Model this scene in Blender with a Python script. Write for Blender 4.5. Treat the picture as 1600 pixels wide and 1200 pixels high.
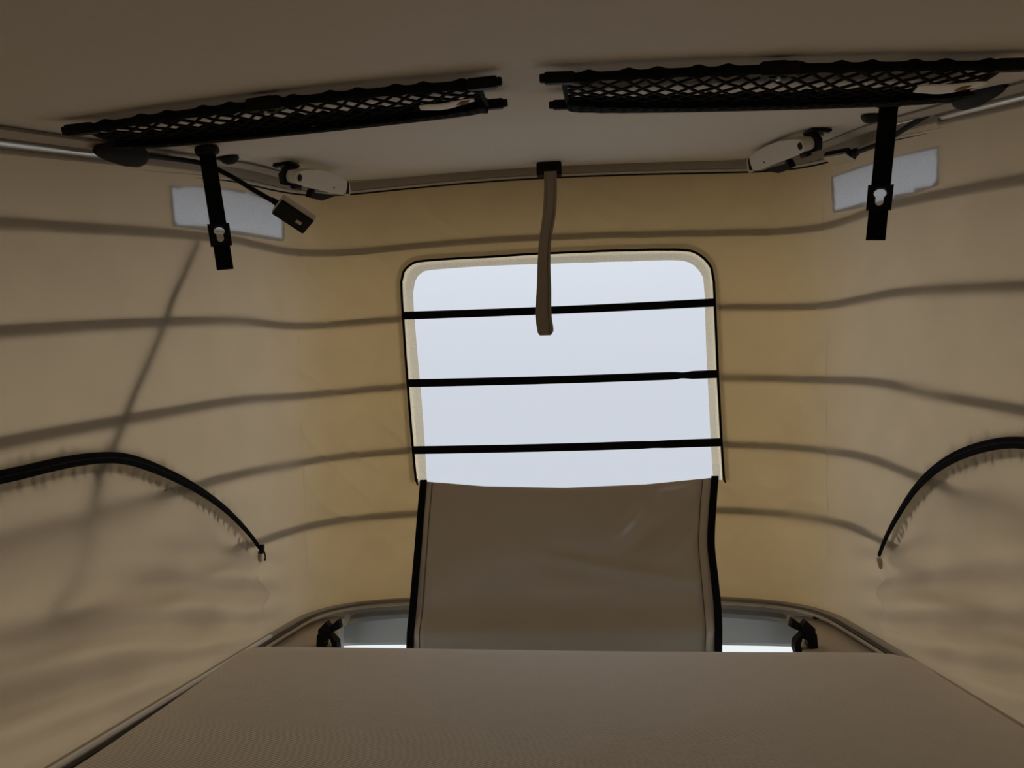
import bpy, bmesh, math, random
import numpy as np
from mathutils import Vector, Matrix, noise
from mathutils.geometry import delaunay_2d_cdt
from mathutils.bvhtree import BVHTree

random.seed(7)
scn = bpy.context.scene
col = scn.collection
for o in list(bpy.data.objects):
    bpy.data.objects.remove(o)

# ------------------------------------------------------------------ camera
H = 2.0                       # camera height above the ground (m)
FPX = 1155.0                  # focal length in pixels of the 1600 px frame
PSI, TH, ROLL = 0.07833, 0.0938, 0.018
_f = Vector((-math.sin(PSI)*math.cos(TH), math.cos(PSI)*math.cos(TH), math.sin(TH)))
_r = _f.cross(Vector((0, 0, 1))).normalized()
_u = _r.cross(_f)
CR = _r*math.cos(ROLL) - _u*math.sin(ROLL)
CU = _u*math.cos(ROLL) + _r*math.sin(ROLL)
CF = _f
CAM = Vector((0, 0, H))
cd = bpy.data.cameras.new('camera')
cd.sensor_width = 36.0
cd.lens = 36.0*FPX/1600.0
cd.clip_start = 0.01
cam = bpy.data.objects.new('camera', cd)
col.objects.link(cam)
M = Matrix((CR, CU, -CF)).transposed().to_4x4()
M.translation = CAM
cam.matrix_world = M
scn.camera = cam

# ------------------------------------------------------------------ world: even overcast sky
w = bpy.data.worlds.new('overcast_sky')
scn.world = w
w.use_nodes = True
bg = w.node_tree.nodes['Background']
bg.inputs[0].default_value = (0.955, 0.985, 1.0, 1)
bg.inputs[1].default_value = 1.0
_n = w.node_tree.nodes; _l = w.node_tree.links
_tc = _n.new('ShaderNodeTexCoord'); _sx = _n.new('ShaderNodeSeparateXYZ'); _mr = _n.new('ShaderNodeMapRange')
_mr.interpolation_type = 'SMOOTHSTEP'
_mr.inputs[1].default_value = 0.0; _mr.inputs[2].default_value = 1.0     # overcast: horizon -> zenith
_mr.inputs[3].default_value = 1.0; _mr.inputs[4].default_value = 1.9
_l.new(_tc.outputs['Generated'], _sx.inputs[0]); _l.new(_sx.outputs[2], _mr.inputs[0]); _l.new(_mr.outputs[0], bg.inputs[1])
scn.view_settings.view_transform = 'Standard'
scn.view_settings.look = 'None'
scn.view_settings.exposure = 0.0
scn.view_settings.gamma = 1.0
scn.view_settings.use_curve_mapping = False

# ------------------------------------------------------------------ view measuring helpers (rays from the viewpoint to real planes)
def ray(px, py):
    return CF + CR*((px-800)/FPX) - CU*((py-600)/FPX)
def aty(px, py, y):
    d = ray(px, py); return CAM + d*(y/d.y)
def atx(px, py, x):
    d = ray(px, py); return CAM + d*(x/d.x)
def atz(px, py, z):
    d = ray(px, py); return CAM + d*((z)/d.z)     # z relative to the camera

# ------------------------------------------------------------------ materials
def mat(name, color, rough=.7, spec=.3, metal=0., noise_amt=0., noise_scale=60., bump=0., bump_scale=300., transl=0., tcolor=None, sheen=0.):
    m = bpy.data.materials.new(name); m.use_nodes = True
    nt = m.node_tree; N = nt.nodes; L = nt.links
    b = N['Principled BSDF']; out = N['Material Output']
    b.inputs['Base Color'].default_value = (*color, 1)
    b.inputs['Roughness'].default_value = rough
    b.inputs['Specular IOR Level'].default_value = spec
    b.inputs['Metallic'].default_value = metal
    if sheen: b.inputs['Sheen Weight'].default_value = sheen
    tc = N.new('ShaderNodeTexCoord')
    def nz(scale, detail=3):
        n = N.new('ShaderNodeTexNoise'); n.inputs['Scale'].default_value = scale; n.inputs['Detail'].default_value = detail
        L.new(tc.outputs['Object'], n.inputs['Vector']); return n
    fac = None
    if noise_amt:
        n = nz(noise_scale)
        mr = N.new('ShaderNodeMapRange'); mr.inputs[3].default_value = 1-noise_amt; mr.inputs[4].default_value = 1+noise_amt
        L.new(n.outputs[0], mr.inputs[0]); fac = mr.outputs[0]
    def col_node(c):
        mx = N.new('ShaderNodeVectorMath'); mx.operation = 'SCALE'
        mx.inputs[0].default_value = c
        L.new(fac, mx.inputs['Scale']); return mx.outputs[0]
    if fac: L.new(col_node(color), b.inputs['Base Color'])
    if bump:
        n2 = nz(bump_scale, 2); bp = N.new('ShaderNodeBump'); bp.inputs['Strength'].default_value = bump; bp.inputs['Distance'].default_value = .002
        L.new(n2.outputs[0], bp.inputs['Height']); L.new(bp.outputs[0], b.inputs['Normal'])
    if transl:
        t = N.new('ShaderNodeBsdfTranslucent'); t.inputs[0].default_value = (*(tcolor or color), 1)
        if fac: L.new(col_node(tcolor or color), t.inputs[0])
        if bump: L.new(bp.outputs[0], t.inputs['Normal'])
        mx = N.new('ShaderNodeMixShader'); mx.inputs[0].default_value = transl
        L.new(b.outputs[0], mx.inputs[1]); L.new(t.outputs[0], mx.inputs[2]); L.new(mx.outputs[0], out.inputs[0])
    return m

def film(name, tint, gloss, rough):
    m = bpy.data.materials.new(name); m.use_nodes = True
    nt = m.node_tree; N = nt.nodes; L = nt.links
    N.remove(N['Principled BSDF'])
    t = N.new('ShaderNodeBsdfTransparent'); t.inputs[0].default_value = (*tint, 1)
    g = N.new('ShaderNodeBsdfGlossy'); g.inputs['Roughness'].default_value = rough; g.inputs[0].default_value = (1, 1, 1, 1)
    mx = N.new('ShaderNodeMixShader'); mx.inputs[0].default_value = gloss
    L.new(t.outputs[0], mx.inputs[1]); L.new(g.outputs[0], mx.inputs[2]); L.new(mx.outputs[0], N['Material Output'].inputs[0])
    return m

MT = dict(
    front=mat('canvas', (.66, .55, .40), .8, .12, noise_amt=.09, noise_scale=9, bump=.15, bump_scale=500, transl=.5, tcolor=(.315, .21, .092)),
    side=None,
    ceil=mat('ceiling_lining', (.66, .605, .53), .75, .2, noise_amt=.04, noise_scale=120, bump=.12, bump_scale=900),
    shell=mat('roof_shell_paint', (.5, .5, .5), .4, .4),
    rail=mat('rail_taupe', (.40, .35, .28), .5, .35, noise_amt=.05),
    cream=mat('cream_plastic', (.66, .61, .52), .42, .4, noise_amt=.03),
    beadcream=mat('cream_bead', (.62, .57, .48), .4, .5),
    alu=mat('brushed_rail', (.62, .62, .60), .28, .5, metal=.85, noise_amt=.05),
    black=mat('black_webbing', (.006, .006, .008), .85, .12, bump=.2, bump_scale=900),
    blackp=mat('black_plastic', (.006, .006, .007), .6, .18),
    rubber=mat('dark_rubber', (.010, .0095, .009), .65, .2),
    felt=mat('felt_strip', (.75, .70, .58), .95, .1, noise_amt=.3, noise_scale=420, bump=.4, bump_scale=700, transl=.6, tcolor=(.92, .79, .56)),
    film=film('window_film', (.655, .675, .735), .02, .15),
    glass=film('windscreen_glass', (.97, .985, .985), .03, .02),
    vinyl=mat('flap_vinyl', (.66, .57, .455), .26, .55, noise_amt=.06, noise_scale=14, bump=.05, bump_scale=200, transl=.12, tcolor=(.3, .24, .16)),
    seam=mat('seam_thread', (.17, .14, .105), .8, .2),
    strap=mat('taupe_webbing', (.30, .245, .18), .8, .2, bump=.2, bump_scale=800, noise_amt=.05),
    bed=mat('mattress_cover', (.80, .735, .65), .85, .2, noise_amt=.04, noise_scale=40),
    silver=mat('silver_patch', (.72, .73, .76), .42, .5, metal=.2, noise_amt=.2, noise_scale=260, bump=.35, bump_scale=160, transl=.5, tcolor=(.52, .55, .61)),
    beige=mat('headliner_beige', (.58, .49, .37), .8, .2, bump=.1, bump_scale=800),
    grey=mat('header_grey', (.72, .72, .69), .55, .3),
    pale=mat('pale_trim', (.68, .67, .64), .5, .3),
    band=mat('elastic_band', (.20, .20, .19), .9, .1, transl=.6, tcolor=(.60, .60, .60)),
    facing=mat('zip_facing', (.4, .37, .32), .9, .1, transl=.7, tcolor=(.75, .74, .70)),
    pleat=mat('pleat_cloth', (.3, .27, .22), .9, .1, transl=.6, tcolor=(.26, .245, .22)),
    bright=mat('rail_highlight_paint', (.9, .89, .86), .22, .7),  # near-white colour standing in for the highlight on the left bottom rail
    metal=mat('dull_metal', (.55, .55, .55), .3, .5, metal=.9),
    dark=mat('cab_dark', (.16, .155, .15), .9, .1),
    paint=mat('van_paint', (.42, .43, .44), .4, .4),
    white=mat('white_tag', (.92, .90, .86), .6, .2, noise_amt=.04),
    brown=mat('tag_print', (.22, .13, .04), .7, .2),
    led=mat('touch_pad', (.55, .52, .46), .4, .4),
    nett=mat('net_cord', (.005, .005, .007), .8, .15),
)
# one canvas cloth; the side panels (attribute 'side' = 1) are of a greyer weave than the front panel
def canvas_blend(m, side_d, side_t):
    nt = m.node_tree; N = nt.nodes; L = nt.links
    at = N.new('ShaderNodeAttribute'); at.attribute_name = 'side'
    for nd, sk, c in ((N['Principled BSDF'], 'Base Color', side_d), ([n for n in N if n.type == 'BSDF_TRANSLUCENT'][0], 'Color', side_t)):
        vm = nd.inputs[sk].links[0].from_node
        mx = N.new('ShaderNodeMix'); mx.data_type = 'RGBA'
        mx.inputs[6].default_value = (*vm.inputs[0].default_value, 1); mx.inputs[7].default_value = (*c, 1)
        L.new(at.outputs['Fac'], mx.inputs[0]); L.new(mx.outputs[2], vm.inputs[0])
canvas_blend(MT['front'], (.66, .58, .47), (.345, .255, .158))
MT['side'] = MT['front']
# diagonal weave on the mattress cover
def weave(m):
    nt = m.node_tree; N = nt.nodes; L = nt.links
    tc = N.new('ShaderNodeTexCoord'); mp = N.new('ShaderNodeMapping'); mp.inputs['Rotation'].default_value = (0, 0, .5)
    wv = N.new('ShaderNodeTexWave'); wv.inputs['Scale'].default_value = 70; wv.inputs['Distortion'].default_value = .6; wv.bands_direction = 'Y'
    bp = N.new('ShaderNodeBump'); bp.inputs['Strength'].default_value = .5; bp.inputs['Distance'].default_value = .002
    L.new(tc.outputs['Object'], mp.inputs[0]); L.new(mp.outputs[0], wv.inputs[0]); L.new(wv.outputs[0], bp.inputs['Height'])
    L.new(bp.outputs[0], N['Principled BSDF'].inputs['Normal'])
weave(MT['bed'])

# ------------------------------------------------------------------ mesh builder
class MB:
    def __init__(s): s.v = []; s.f = []
    def add(s, vs, fs):
        n = len(s.v); s.v += [tuple(p) for p in vs]; s.f += [tuple(i+n for i in f) for f in fs]; return s
    def box(s, c, size, X=(1, 0, 0), Y=(0, 1, 0), Z=(0, 0, 1), bev=0.0):
        c = Vector(c); X = Vector(X).normalized(); Y = Vector(Y).normalized(); Z = Vector(Z).normalized()
        a, b, d = [k/2 for k in size]
        if bev <= 0:
            vs = [c+X*a*i+Y*b*j+Z*d*k for i in (-1, 1) for j in (-1, 1) for k in (-1, 1)]
            return s.add(vs, [(0, 1, 3, 2), (4, 6, 7, 5), (0, 4, 5, 1), (2, 3, 7, 6), (0, 2, 6, 4), (1, 5, 7, 3)])
        o = []
        for (cx, cy, st) in ((a-bev, b-bev, 0), (-a+bev, b-bev, 1), (-a+bev, -b+bev, 2), (a-bev, -b+bev, 3)):
            for k in range(4):
                an = math.pi/2*(st+k/3); o.append((cx+bev*math.cos(an), cy+bev*math.sin(an)))
        e = min(bev, d*.9)*.5
        rings = [(-d, .0), (-d+e, 1.), (d-e, 1.), (d, .0)]
        n = len(o); vs = []
        for z, q in rings:
            k = 1-(1-q)*e/max(a, b)
            vs += [c+X*p[0]*k+Y*p[1]*k+Z*z for p in o]
        fs = []
        for r in range(3):
            for i in range(n): fs.append((r*n+i, r*n+(i+1) % n, (r+1)*n+(i+1) % n, (r+1)*n+i))
        fs.append(tuple(range(n))[::-1]); fs.append(tuple(3*n+i for i in range(n)))
        return s.add(vs, fs)
    def tube(s, path, rad, n=8, ell=None, up=None):
        P = [Vector(p) for p in path]; m = len(P)
        R = rad if isinstance(rad, (list, tuple)) else [rad]*m
        vs = []; prev = None
        for i, p in enumerate(P):
            t = (P[min(i+1, m-1)]-P[max(i-1, 0)]).normalized()
            if up is not None: a = Vector(up)
            else: a = prev if prev is not None else (Vector((0, 0, 1)) if abs(t.z) < .9 else Vector((1, 0, 0)))
            a = (a-t*a.dot(t)).normalized(); prev = a; b = t.cross(a)
            e = ell or 1.
            for k in range(n):
                an = 2*math.pi*k/n; vs.append(p+a*math.cos(an)*R[i]+b*math.sin(an)*R[i]*e)
        fs = [(i*n+k, i*n+(k+1) % n, (i+1)*n+(k+1) % n, (i+1)*n+k) for i in range(m-1) for k in range(n)]
        fs += [tuple(range(n))[::-1], tuple((m-1)*n+k for k in range(n))]
        return s.add(vs, fs)
    def strip(s, path, wdir, width, nrm, thick):
        """solid ribbon: wdir, nrm per point (or one), rectangular section"""
        m = len(path); vs = []
        for i in range(m):
            p = Vector(path[i])
            wd = Vector(wdir[i] if isinstance(wdir, list) else wdir).normalized()
            nn = Vector(nrm[i] if isinstance(nrm, list) else nrm).normalized()
            wi = width[i] if isinstance(width, (list, tuple)) else width
            for a, b in ((-1, -1), (1, -1), (1, 1), (-1, 1)): vs.append(p+wd*wi/2*a+nn*thick/2*b)
        fs = [(i*4+k, i*4+(k+1) % 4, (i+1)*4+(k+1) % 4, (i+1)*4+k) for i in range(m-1) for k in range(4)]
        fs += [(3, 2, 1, 0), tuple((m-1)*4+k for k in range(4))]
        return s.add(vs, fs)
    def prism(s, poly, org, X, Y, Z, depth, hole=None):
        """extruded 2-D polygon (with one optional hole); poly in X,Y, extruded +-depth/2 along Z"""
        org = Vector(org); X = Vector(X); Y = Vector(Y); Z = Vector(Z)
        loops = [poly]+([hole] if hole else [])
        flat = [p for l in loops for p in l]
        edges = []; n0 = 0
        for l in loops:
            edges += [(n0+i, n0+(i+1) % len(l)) for i in range(len(l))]; n0 += len(l)
        vo, eo, fo, *_ = delaunay_2d_cdt([Vector(p) for p in flat], edges, [], 0, 1e-7)
        tri = []
        for f in fo:
            c = sum((vo[i] for i in f), Vector((0, 0)))/len(f)
            if inpoly(c, poly) and not (hole and inpoly(c, hole)): tri.append(f)
        nv = len(vo); vs = []
        for sg in (-1, 1): vs += [org+X*p[0]+Y*p[1]+Z*depth/2*sg for p in vo]
        fs = [tuple(f)[::-1] for f in tri]+[tuple(i+nv for i in f) for f in tri]
        cnt = {}
        for f in tri:
            for i in range(len(f)):
                a, b = f[i], f[(i+1) % len(f)]; cnt[(a, b)] = 1
        for (a, b) in cnt:
            if (b, a) not in cnt: fs.append((a, b, b+nv, a+nv))
        return s.add(vs, fs)
    def lathe(s, prof, org, X, Y, Z, n=20):
        org = Vector(org); X = Vector(X); Y = Vector(Y); Z = Vector(Z); vs = []
        for (r, z) in prof:
            for k in range(n):
                a = 2*math.pi*k/n; vs.append(org+X*r*math.cos(a)+Y*r*math.sin(a)+Z*z)
        m = len(prof)
        fs = [(i*n+k, i*n+(k+1) % n, (i+1)*n+(k+1) % n, (i+1)*n+k) for i in range(m-1) for k in range(n)]
        fs += [tuple(range(n))[::-1], tuple((m-1)*n+k for k in range(n))]
        return s.add(vs, fs)
    def build(s, name, m, parent=None, smooth=True, ang=40):
        me = bpy.data.meshes.new(name); me.from_pydata(s.v, [], s.f); me.update()
        bm = bmesh.new(); bm.from_mesh(me); bmesh.ops.recalc_face_normals(bm, faces=bm.faces); bm.to_mesh(me); bm.free()
        if smooth:
            me.polygons.foreach_set('use_smooth', [True]*len(me.polygons))
            me.set_sharp_from_angle(angle=math.radians(ang))
        me.materials.append(MT[m])
        o = bpy.data.objects.new(name, me); col.objects.link(o)
        if parent:
            o.parent = parent
            o.matrix_parent_inverse = Matrix.Translation(parent.location).inverted()
        return o

def inpoly(p, poly):
    x, y = p[0], p[1]; c = False; n = len(poly); j = n-1
    for i in range(n):
        xi, yi = poly[i][0], poly[i][1]; xj, yj = poly[j][0], poly[j][1]
        if (yi > y) != (yj > y) and x < (xj-xi)*(y-yi)/(yj-yi)+xi: c = not c
        j = i
    return c

def empty(name, loc, label=None, cat=None, group=None):
    o = bpy.data.objects.new(name, None); col.objects.link(o); o.location = loc; o.empty_display_size = .03
    if label: tag(o, label, cat, group)
    return o
def tag(o, label, cat=None, group=None, kind=None):
    o['label'] = label
    if cat: o['category'] = cat
    if group: o['group'] = group
    if kind: o['kind'] = kind
    return o
def struct(o, label, cat):
    o['kind'] = 'structure'; return tag(o, label, cat)

def crom(pts, n):
    """Catmull-Rom through control points, n samples per segment"""
    P = np.array(pts, float); out = []
    for i in range(len(P)-1):
        p0 = P[max(i-1, 0)]; p1 = P[i]; p2 = P[i+1]; p3 = P[min(i+2, len(P)-1)]
        for k in range(n):
            t = k/n
            out.append(.5*((2*p1)+(p2-p0)*t+(2*p0-5*p1+4*p2-p3)*t*t+(3*p1-p0-3*p2+p3)*t**3))
    out.append(P[-1]); return np.array(out)

def resample(P, n):
    P = np.array([tuple(p) for p in P], float); d = np.r_[0, np.cumsum(np.linalg.norm(np.diff(P, axis=0), axis=1))]
    s = np.linspace(0, d[-1], n)
    return np.stack([np.interp(s, d, P[:, k]) for k in range(P.shape[1])], 1)

def sstep(a, b, x):
    t = np.clip((x-a)/(b-a), 0, 1); return t*t*(3-2*t)

# ================================================================== STRUCTURE
XC = -.03                     # centre line of the roof
ZB = -.369                    # bottom rail, relative to camera height
_bh = [(.612, -1.4), (.612, -.6), (.612, .1), (.612, .7), (.612, 1.2), (.611, 1.55), (.598, 1.75), (.53, 1.86), (.40, 1.92), (.2, 1.955), (0, 1.965)]
_th = [(.650, -1.4), (.650, -.6), (.650, .1), (.650, .7), (.650, 1.15), (.645, 1.47), (.61, 1.67), (.53, 1.79), (.40, 1.85), (.2, 1.888), (0, 1.90)]
def full(h): return [(XC-x, y) for x, y in h]+[(XC+x, y) for x, y in h[-2::-1]]
NSEG = 40
BL = crom(full(_bh), NSEG)    # dense loops, index = u*NSEG , u 0..20
TL = crom(full(_th), NSEG)
UMAX = 20

def zc(x, y):
    """underside of the ceiling (relative to camera height)"""
    xr = np.clip((x-XC)/.65, -1.3, 1.3)
    return .120+.335*y+.015*np.maximum(xr, 0)**2+.04*(1-xr*xr)-.044*sstep(1.35, 1.88, y)

def loop_at(L, u):
    i = np.asarray(u)*NSEG; k = np.arange(len(L))
    return np.interp(i, k, L[:, 0]), np.interp(i, k, L[:, 1])

def canvas_base(u, t):
    bx, by = loop_at(BL, u); tx, ty = loop_at(TL, u)
    x = bx*(1-t)+tx*t; y = by*(1-t)+ty*t
    z = ZB*(1-t)+zc(tx, ty)*t
    # outward horizontal normal from the mean loop tangent
    e = .02
    b2 = loop_at(BL, np.clip(u+e, 0, UMAX)); b1 = loop_at(BL, np.clip(u-e, 0, UMAX))
    dx = b2[0]-b1[0]; dy = b2[1]-b1[1]; l = np.hypot(dx, dy)+1e-9
    return x, y, z, -dy/l, dx/l

BANDT = [.835, .665, .503, .35, .20]
def band_t(k, u):
    t = np.full_like(np.asarray(u, float), BANDT[k])
    if k >= 2: t = t-(.016*(k-1))*sstep(14.5, 17.0, u)*1.0
    if k <= 1: t = t+.022*sstep(6.0, 3.2, u)+.022*sstep(14., 16.6, u)
    else: t = t+.012*sstep(6.0, 3.2, u)
    return t

# ---- arched zips in the side walls, as (y, z) curves on the wall
def side_x(y, z, side):
    zt = zc(XC+side*.65, y); t = np.clip((z-ZB)/(zt-ZB), 0, 1)
    m = BL[:, 0]*side > XC*side if False else None
    h = len(BL)//2
    if side < 0: bx = np.interp(y, BL[:h, 1], BL[:h, 0]); tx = np.interp(y, TL[:h, 1], TL[:h, 0])
    else: bx = np.interp(y, BL[h:, 1][::-1], BL[h:, 0][::-1]); tx = np.interp(y, TL[h:, 1][::-1], TL[h:, 0][::-1])
    return bx*(1-t)+tx*t
def px_side(px, py, side):
    X = side*.63
    for _ in range(6):
        p = atx(px, py, X); X = float(side_x(p.y, p.z-H, side))
    return p.y, p.z-H
ARCH_PX = {-1: [(403, 858), (385, 833), (345, 793), (300, 762), (255, 739), (215, 723), (180, 714), (120, 718), (60, 730), (0, 745)],
           1: [(1378, 868), (1386, 845), (1402, 815), (1432, 767), (1466, 733), (1505, 710), (1550, 696), (1600, 691)]}
ARCH = {}
for sd in (-1, 1):
    c = [px_side(px, py, sd) for px, py in ARCH_PX[sd]]
    y0, z0 = c[-1]
    c += [(y0-.2, z0-.02), (y0-.45, z0-.06), (y0-.62, z0-.13), (y0-.70, z0-.22)]
    a_ = resample(crom(c, 10), 260)
    for _ in range(60): a_[1:-1] = .5*a_[1:-1]+.25*(a_[:-2]+a_[2:])
    ARCH[sd] = resample(a_, 260)

def arch_dist(y, z, side):
    """distance to the zip curve, arc length of nearest point, inside flag (all vectorised)"""
    A = ARCH[side]
    best = np.full(y.shape, 9.); idx = np.zeros(y.shape, int)
    for k in range(len(A)):
        d = np.hypot(y-A[k, 0], z-A[k, 1]); m = d < best; best[m] = d[m]; idx[m] = k
    zi = np.interp(y, A[::-1, 0], A[::-1, 1], left=-9, right=-9)
    inside = z < zi
    L = np.r_[0, np.cumsum(np.hypot(np.diff(A[:, 0]), np.diff(A[:, 1])))]
    return best, L[idx], inside

def vnoise(x, y, z, s, seed):
    return np.array([noise.noise((a*s+seed, b*s, c*s)) for a, b, c in zip(x.ravel(), y.ravel(), z.ravel())]).reshape(x.shape)

def canvas_disp(u, t, x, y, z):
    """outward displacement in metres: billow between bands, slack folds, zip gathers"""
    d = np.zeros_like(x)
    edges = [0]+BANDT[::-1]+[1.0]
    ph = np.zeros_like(t)
    for a, b in zip(edges[:-1], edges[1:]):
        m = (t >= a) & (t <= b); ph[m] = np.sin(np.pi*(t[m]-a)/(b-a))
    env = np.sin(np.pi*np.clip(t, 0, 1))**.5
    d += .0035*ph
    vis = y > .35
    n1 = np.zeros_like(x); n2 = np.zeros_like(x); n3 = np.zeros_like(x)
    n1[vis] = vnoise(x[vis], y[vis], z[vis], 4.0, 3.1); n2[vis] = vnoise(x[vis], y[vis], z[vis]*2.2, 9.0, 7.7)
    n3[vis] = 1-np.abs(vnoise(x[vis]+z[vis]*.6, y[vis]+z[vis]*.6, z[vis]-x[vis]*.4, 7., 17.7))*2
    d += env*(.006*n1+.0022*n2)
    front = (u > 6) & (u < 14)
    d += np.where(front, .0045*np.clip(n3, 0, 1)**4*env, 0)
    for sd in (-1, 1):
        m = ((u < 6.2) if sd < 0 else (u > 13.8)) & (y > -.3)
        if not m.any(): continue
        yy, zz = y[m], z[m]
        D, L, ins = arch_dist(yy, zz, sd)
        hw = .008
        r = np.clip(D-hw, 0, 9)
        q = np.sin(L*2*np.pi/.0225+2.1*np.sin(L*31)+1.3*np.sin(L*57))
        amp = .55+.45*np.sin(L*17+1)
        ru = .0035*q*amp*np.exp(-(r/.016)**2)*np.where(ins, 1., .45)*np.clip(r/.004, 0, 1)*sstep(0.02, .12, L)
        bul = np.where(ins, -.030*sstep(0.01, .13, D)*sstep(ZB, ZB+.10, zz)*sstep(1.62, 1.45, yy), 0)
        bul += np.where(ins, .004*np.exp(-((D-.018)/.012)**2), 0)
        low = sstep(-.10, -.26, zz)*sstep(ZB, ZB+.05, zz)
        # slack folds running down from the end of the zip
        fold = np.sin((zz*1.0+(yy-1.5)*.16)*2*np.pi/.062+1.4*np.sin(yy*5))
        bul += .010*low*fold*sstep(1.70, 1.4, yy)
        wob = vnoise(yy*.7+zz*1.2, zz*2.0-yy*.5, zz*0, 6.0, 40+sd)
        bul += np.where(ins, .020*wob*sstep(.02, .1, D), .003*wob)*sstep(ZB, ZB+.06, zz)
        dm = d[m]*(1-.8*np.exp(-(D/.05)**2))+ru+bul
        d[m] = np.where(D < .05, np.minimum(dm, .005), dm)
    return d

def canvas_mesh(U, T):
    u, t = np.meshgrid(U, T, indexing='ij')
    x, y, z, nx, ny = canvas_base(u, t)
    d = canvas_disp(u, t, x, y, z)
    lock = np.clip(np.minimum(t, 1-t)/.02, 0, 1); d = d*lock
    return x+nx*d, y+ny*d, z+H

def grid_obj(name, X, Y, Z, m):
    a, b = X.shape
    vs = np.stack([X.ravel(), Y.ravel(), Z.ravel()], 1)
    i = np.arange(a-1)[:, None]*b+np.arange(b-1)[None, :]
    fs = np.stack([i, i+b, i+b+1, i+1], -1).reshape(-1, 4)
    me = bpy.data.meshes.new(name); me.from_pydata(vs.tolist(), [], fs.tolist()); me.update()
    me.polygons.foreach_set('use_smooth', [True]*len(me.polygons)); me.materials.append(MT[m])
    o = bpy.data.objects.new(name, me); col.objects.link(o); return o, vs, fs

US = 6.0                      # seam between side and front canvas
Uleft = np.r_[np.linspace(0, 2.9, 40)[:-1], np.linspace(2.9, US, 235)]
Tv = np.linspace(0, 1, 170)
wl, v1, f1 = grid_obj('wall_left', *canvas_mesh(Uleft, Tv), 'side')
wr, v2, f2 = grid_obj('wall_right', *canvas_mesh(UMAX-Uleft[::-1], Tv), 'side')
def side_attr(me, u):
    a = me.attributes.new('side', 'FLOAT', 'POINT')
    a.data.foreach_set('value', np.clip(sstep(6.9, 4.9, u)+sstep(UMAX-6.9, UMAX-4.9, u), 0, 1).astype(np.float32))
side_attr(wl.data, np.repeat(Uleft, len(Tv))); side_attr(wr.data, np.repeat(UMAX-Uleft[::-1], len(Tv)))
struct(wl, 'translucent tan canvas on the left, patched silver, zip arch ending near bed', 'canvas wall')
struct(wr, 'translucent tan canvas on the right, its zip arch cut by frame edge', 'canvas wall')

# front canvas, with its window opening, in (u, t) space
def front_u(px, py):
    """u, t on the front canvas seen at a pixel"""
    y = 1.9
    for _ in range(8):
        p = aty(px, py, y)
        ub = np.linspace(6, 14, 801)
        X, Y, Z, _a, _b = canvas_base(ub, np.full_like(ub, .5))
        t = .5
        for __ in range(3):
            X, Y, Z, _a, _b = canvas_base(ub, np.full_like(ub, t)); k = np.argmin(np.abs(X-p.x))
            zt = Z[k]; t = t+(p.z-H-zt)/(1.1)
        y = float(np.interp(p.x, X, Y))
    return float(np.interp(p.x, X, ub)), float(t)
OUT_PX = [(650, 752), (645, 700), (640, 640), (634, 560), (628, 470), (627, 440), (631, 424), (643, 413), (663, 408), (760, 402), (850, 396), (960, 392), (1030, 390), (1073, 391), (1092, 398), (1108, 413), (1115, 435), (1119, 520), (1124, 630), (1128, 700), (1131, 750)]
IN_PX = [(667, 752), (664, 700), (660, 640), (653, 560), (646, 475), (646, 452), (650, 436), (658, 427), (673, 422), (760, 416), (850, 412), (960, 409), (1020, 407), (1062, 407), (1080, 412), (1093, 424), (1100, 443), (1103, 530), (1108, 640), (1111, 700), (1114, 750)]
NW = 110
OUT_UT = resample(crom([front_u(*p) for p in OUT_PX], 6), NW)
IN_UT = resample(crom([front_u(*p) for p in IN_PX], 6), NW)
HOLE = OUT_UT*.95+IN_UT*.05
bot = [(HOLE[-1, 0]-.11, HOLE[-1, 1]-.001), (HOLE[-1, 0]-.20, HOLE[-1, 1]-.03)]+[(HOLE[0, 0]+.20, HOLE[0, 1]-.03), (HOLE[0, 0]+.11, HOLE[0, 1]-.001)]
hole_poly = [tuple(p) for p in HOLE]+bot
SU = .2                       # metres per u unit, roughly, so the triangles stay regular
gu = np.linspace(US, UMAX-US, 200); gt = np.linspace(0, 1, 150)
hp = [(a*SU, b) for a, b in hole_poly]
hpa = np.array(hp)
pts = []
for a in gu:
    for b in gt:
        if 7.6 < a < 12.4 and .25 < b < .9:
            d = np.min(np.hypot(hpa[:, 0]-a*SU, hpa[:, 1]-b))
            if d < .004 or inpoly((a*SU, b), hp): continue
        pts.append((a*SU, b))
n0 = len(pts)
allp = pts+hp
edges = [(n0+i, n0+(i+1) % len(hp)) for i in range(len(hp))]
vo, eo, fo, *_ = delaunay_2d_cdt([Vector(p) for p in allp], edges, [], 0, 1e-6)
tri = [f for f in fo if not inpoly((sum(vo[i].x for i in f)/3, sum(vo[i].y for i in f)/3), hp)]
uu = np.array([p.x/SU for p in vo]); tt = np.clip(np.array([p.y for p in vo]), 0, 1)
def canvas_pts(u, t, off=0.):
    x, y, z, nx, ny = canvas_base(u, t); d = canvas_disp(u, t, x, y, z)*np.clip(np.minimum(t, 1-t)/.02, 0, 1)+off
    return np.stack([x+nx*d, y+ny*d, z+H], 1)
vf = canvas_pts(uu, tt)
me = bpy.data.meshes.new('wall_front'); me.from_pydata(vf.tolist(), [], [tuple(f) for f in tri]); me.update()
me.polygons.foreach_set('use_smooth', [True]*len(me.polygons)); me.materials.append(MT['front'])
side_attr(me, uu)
wf = bpy.data.objects.new('wall_front', me); col.objects.link(wf)
struct(wf, 'yellowish translucent canvas front panel around the bright window', 'canvas wall')

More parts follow.
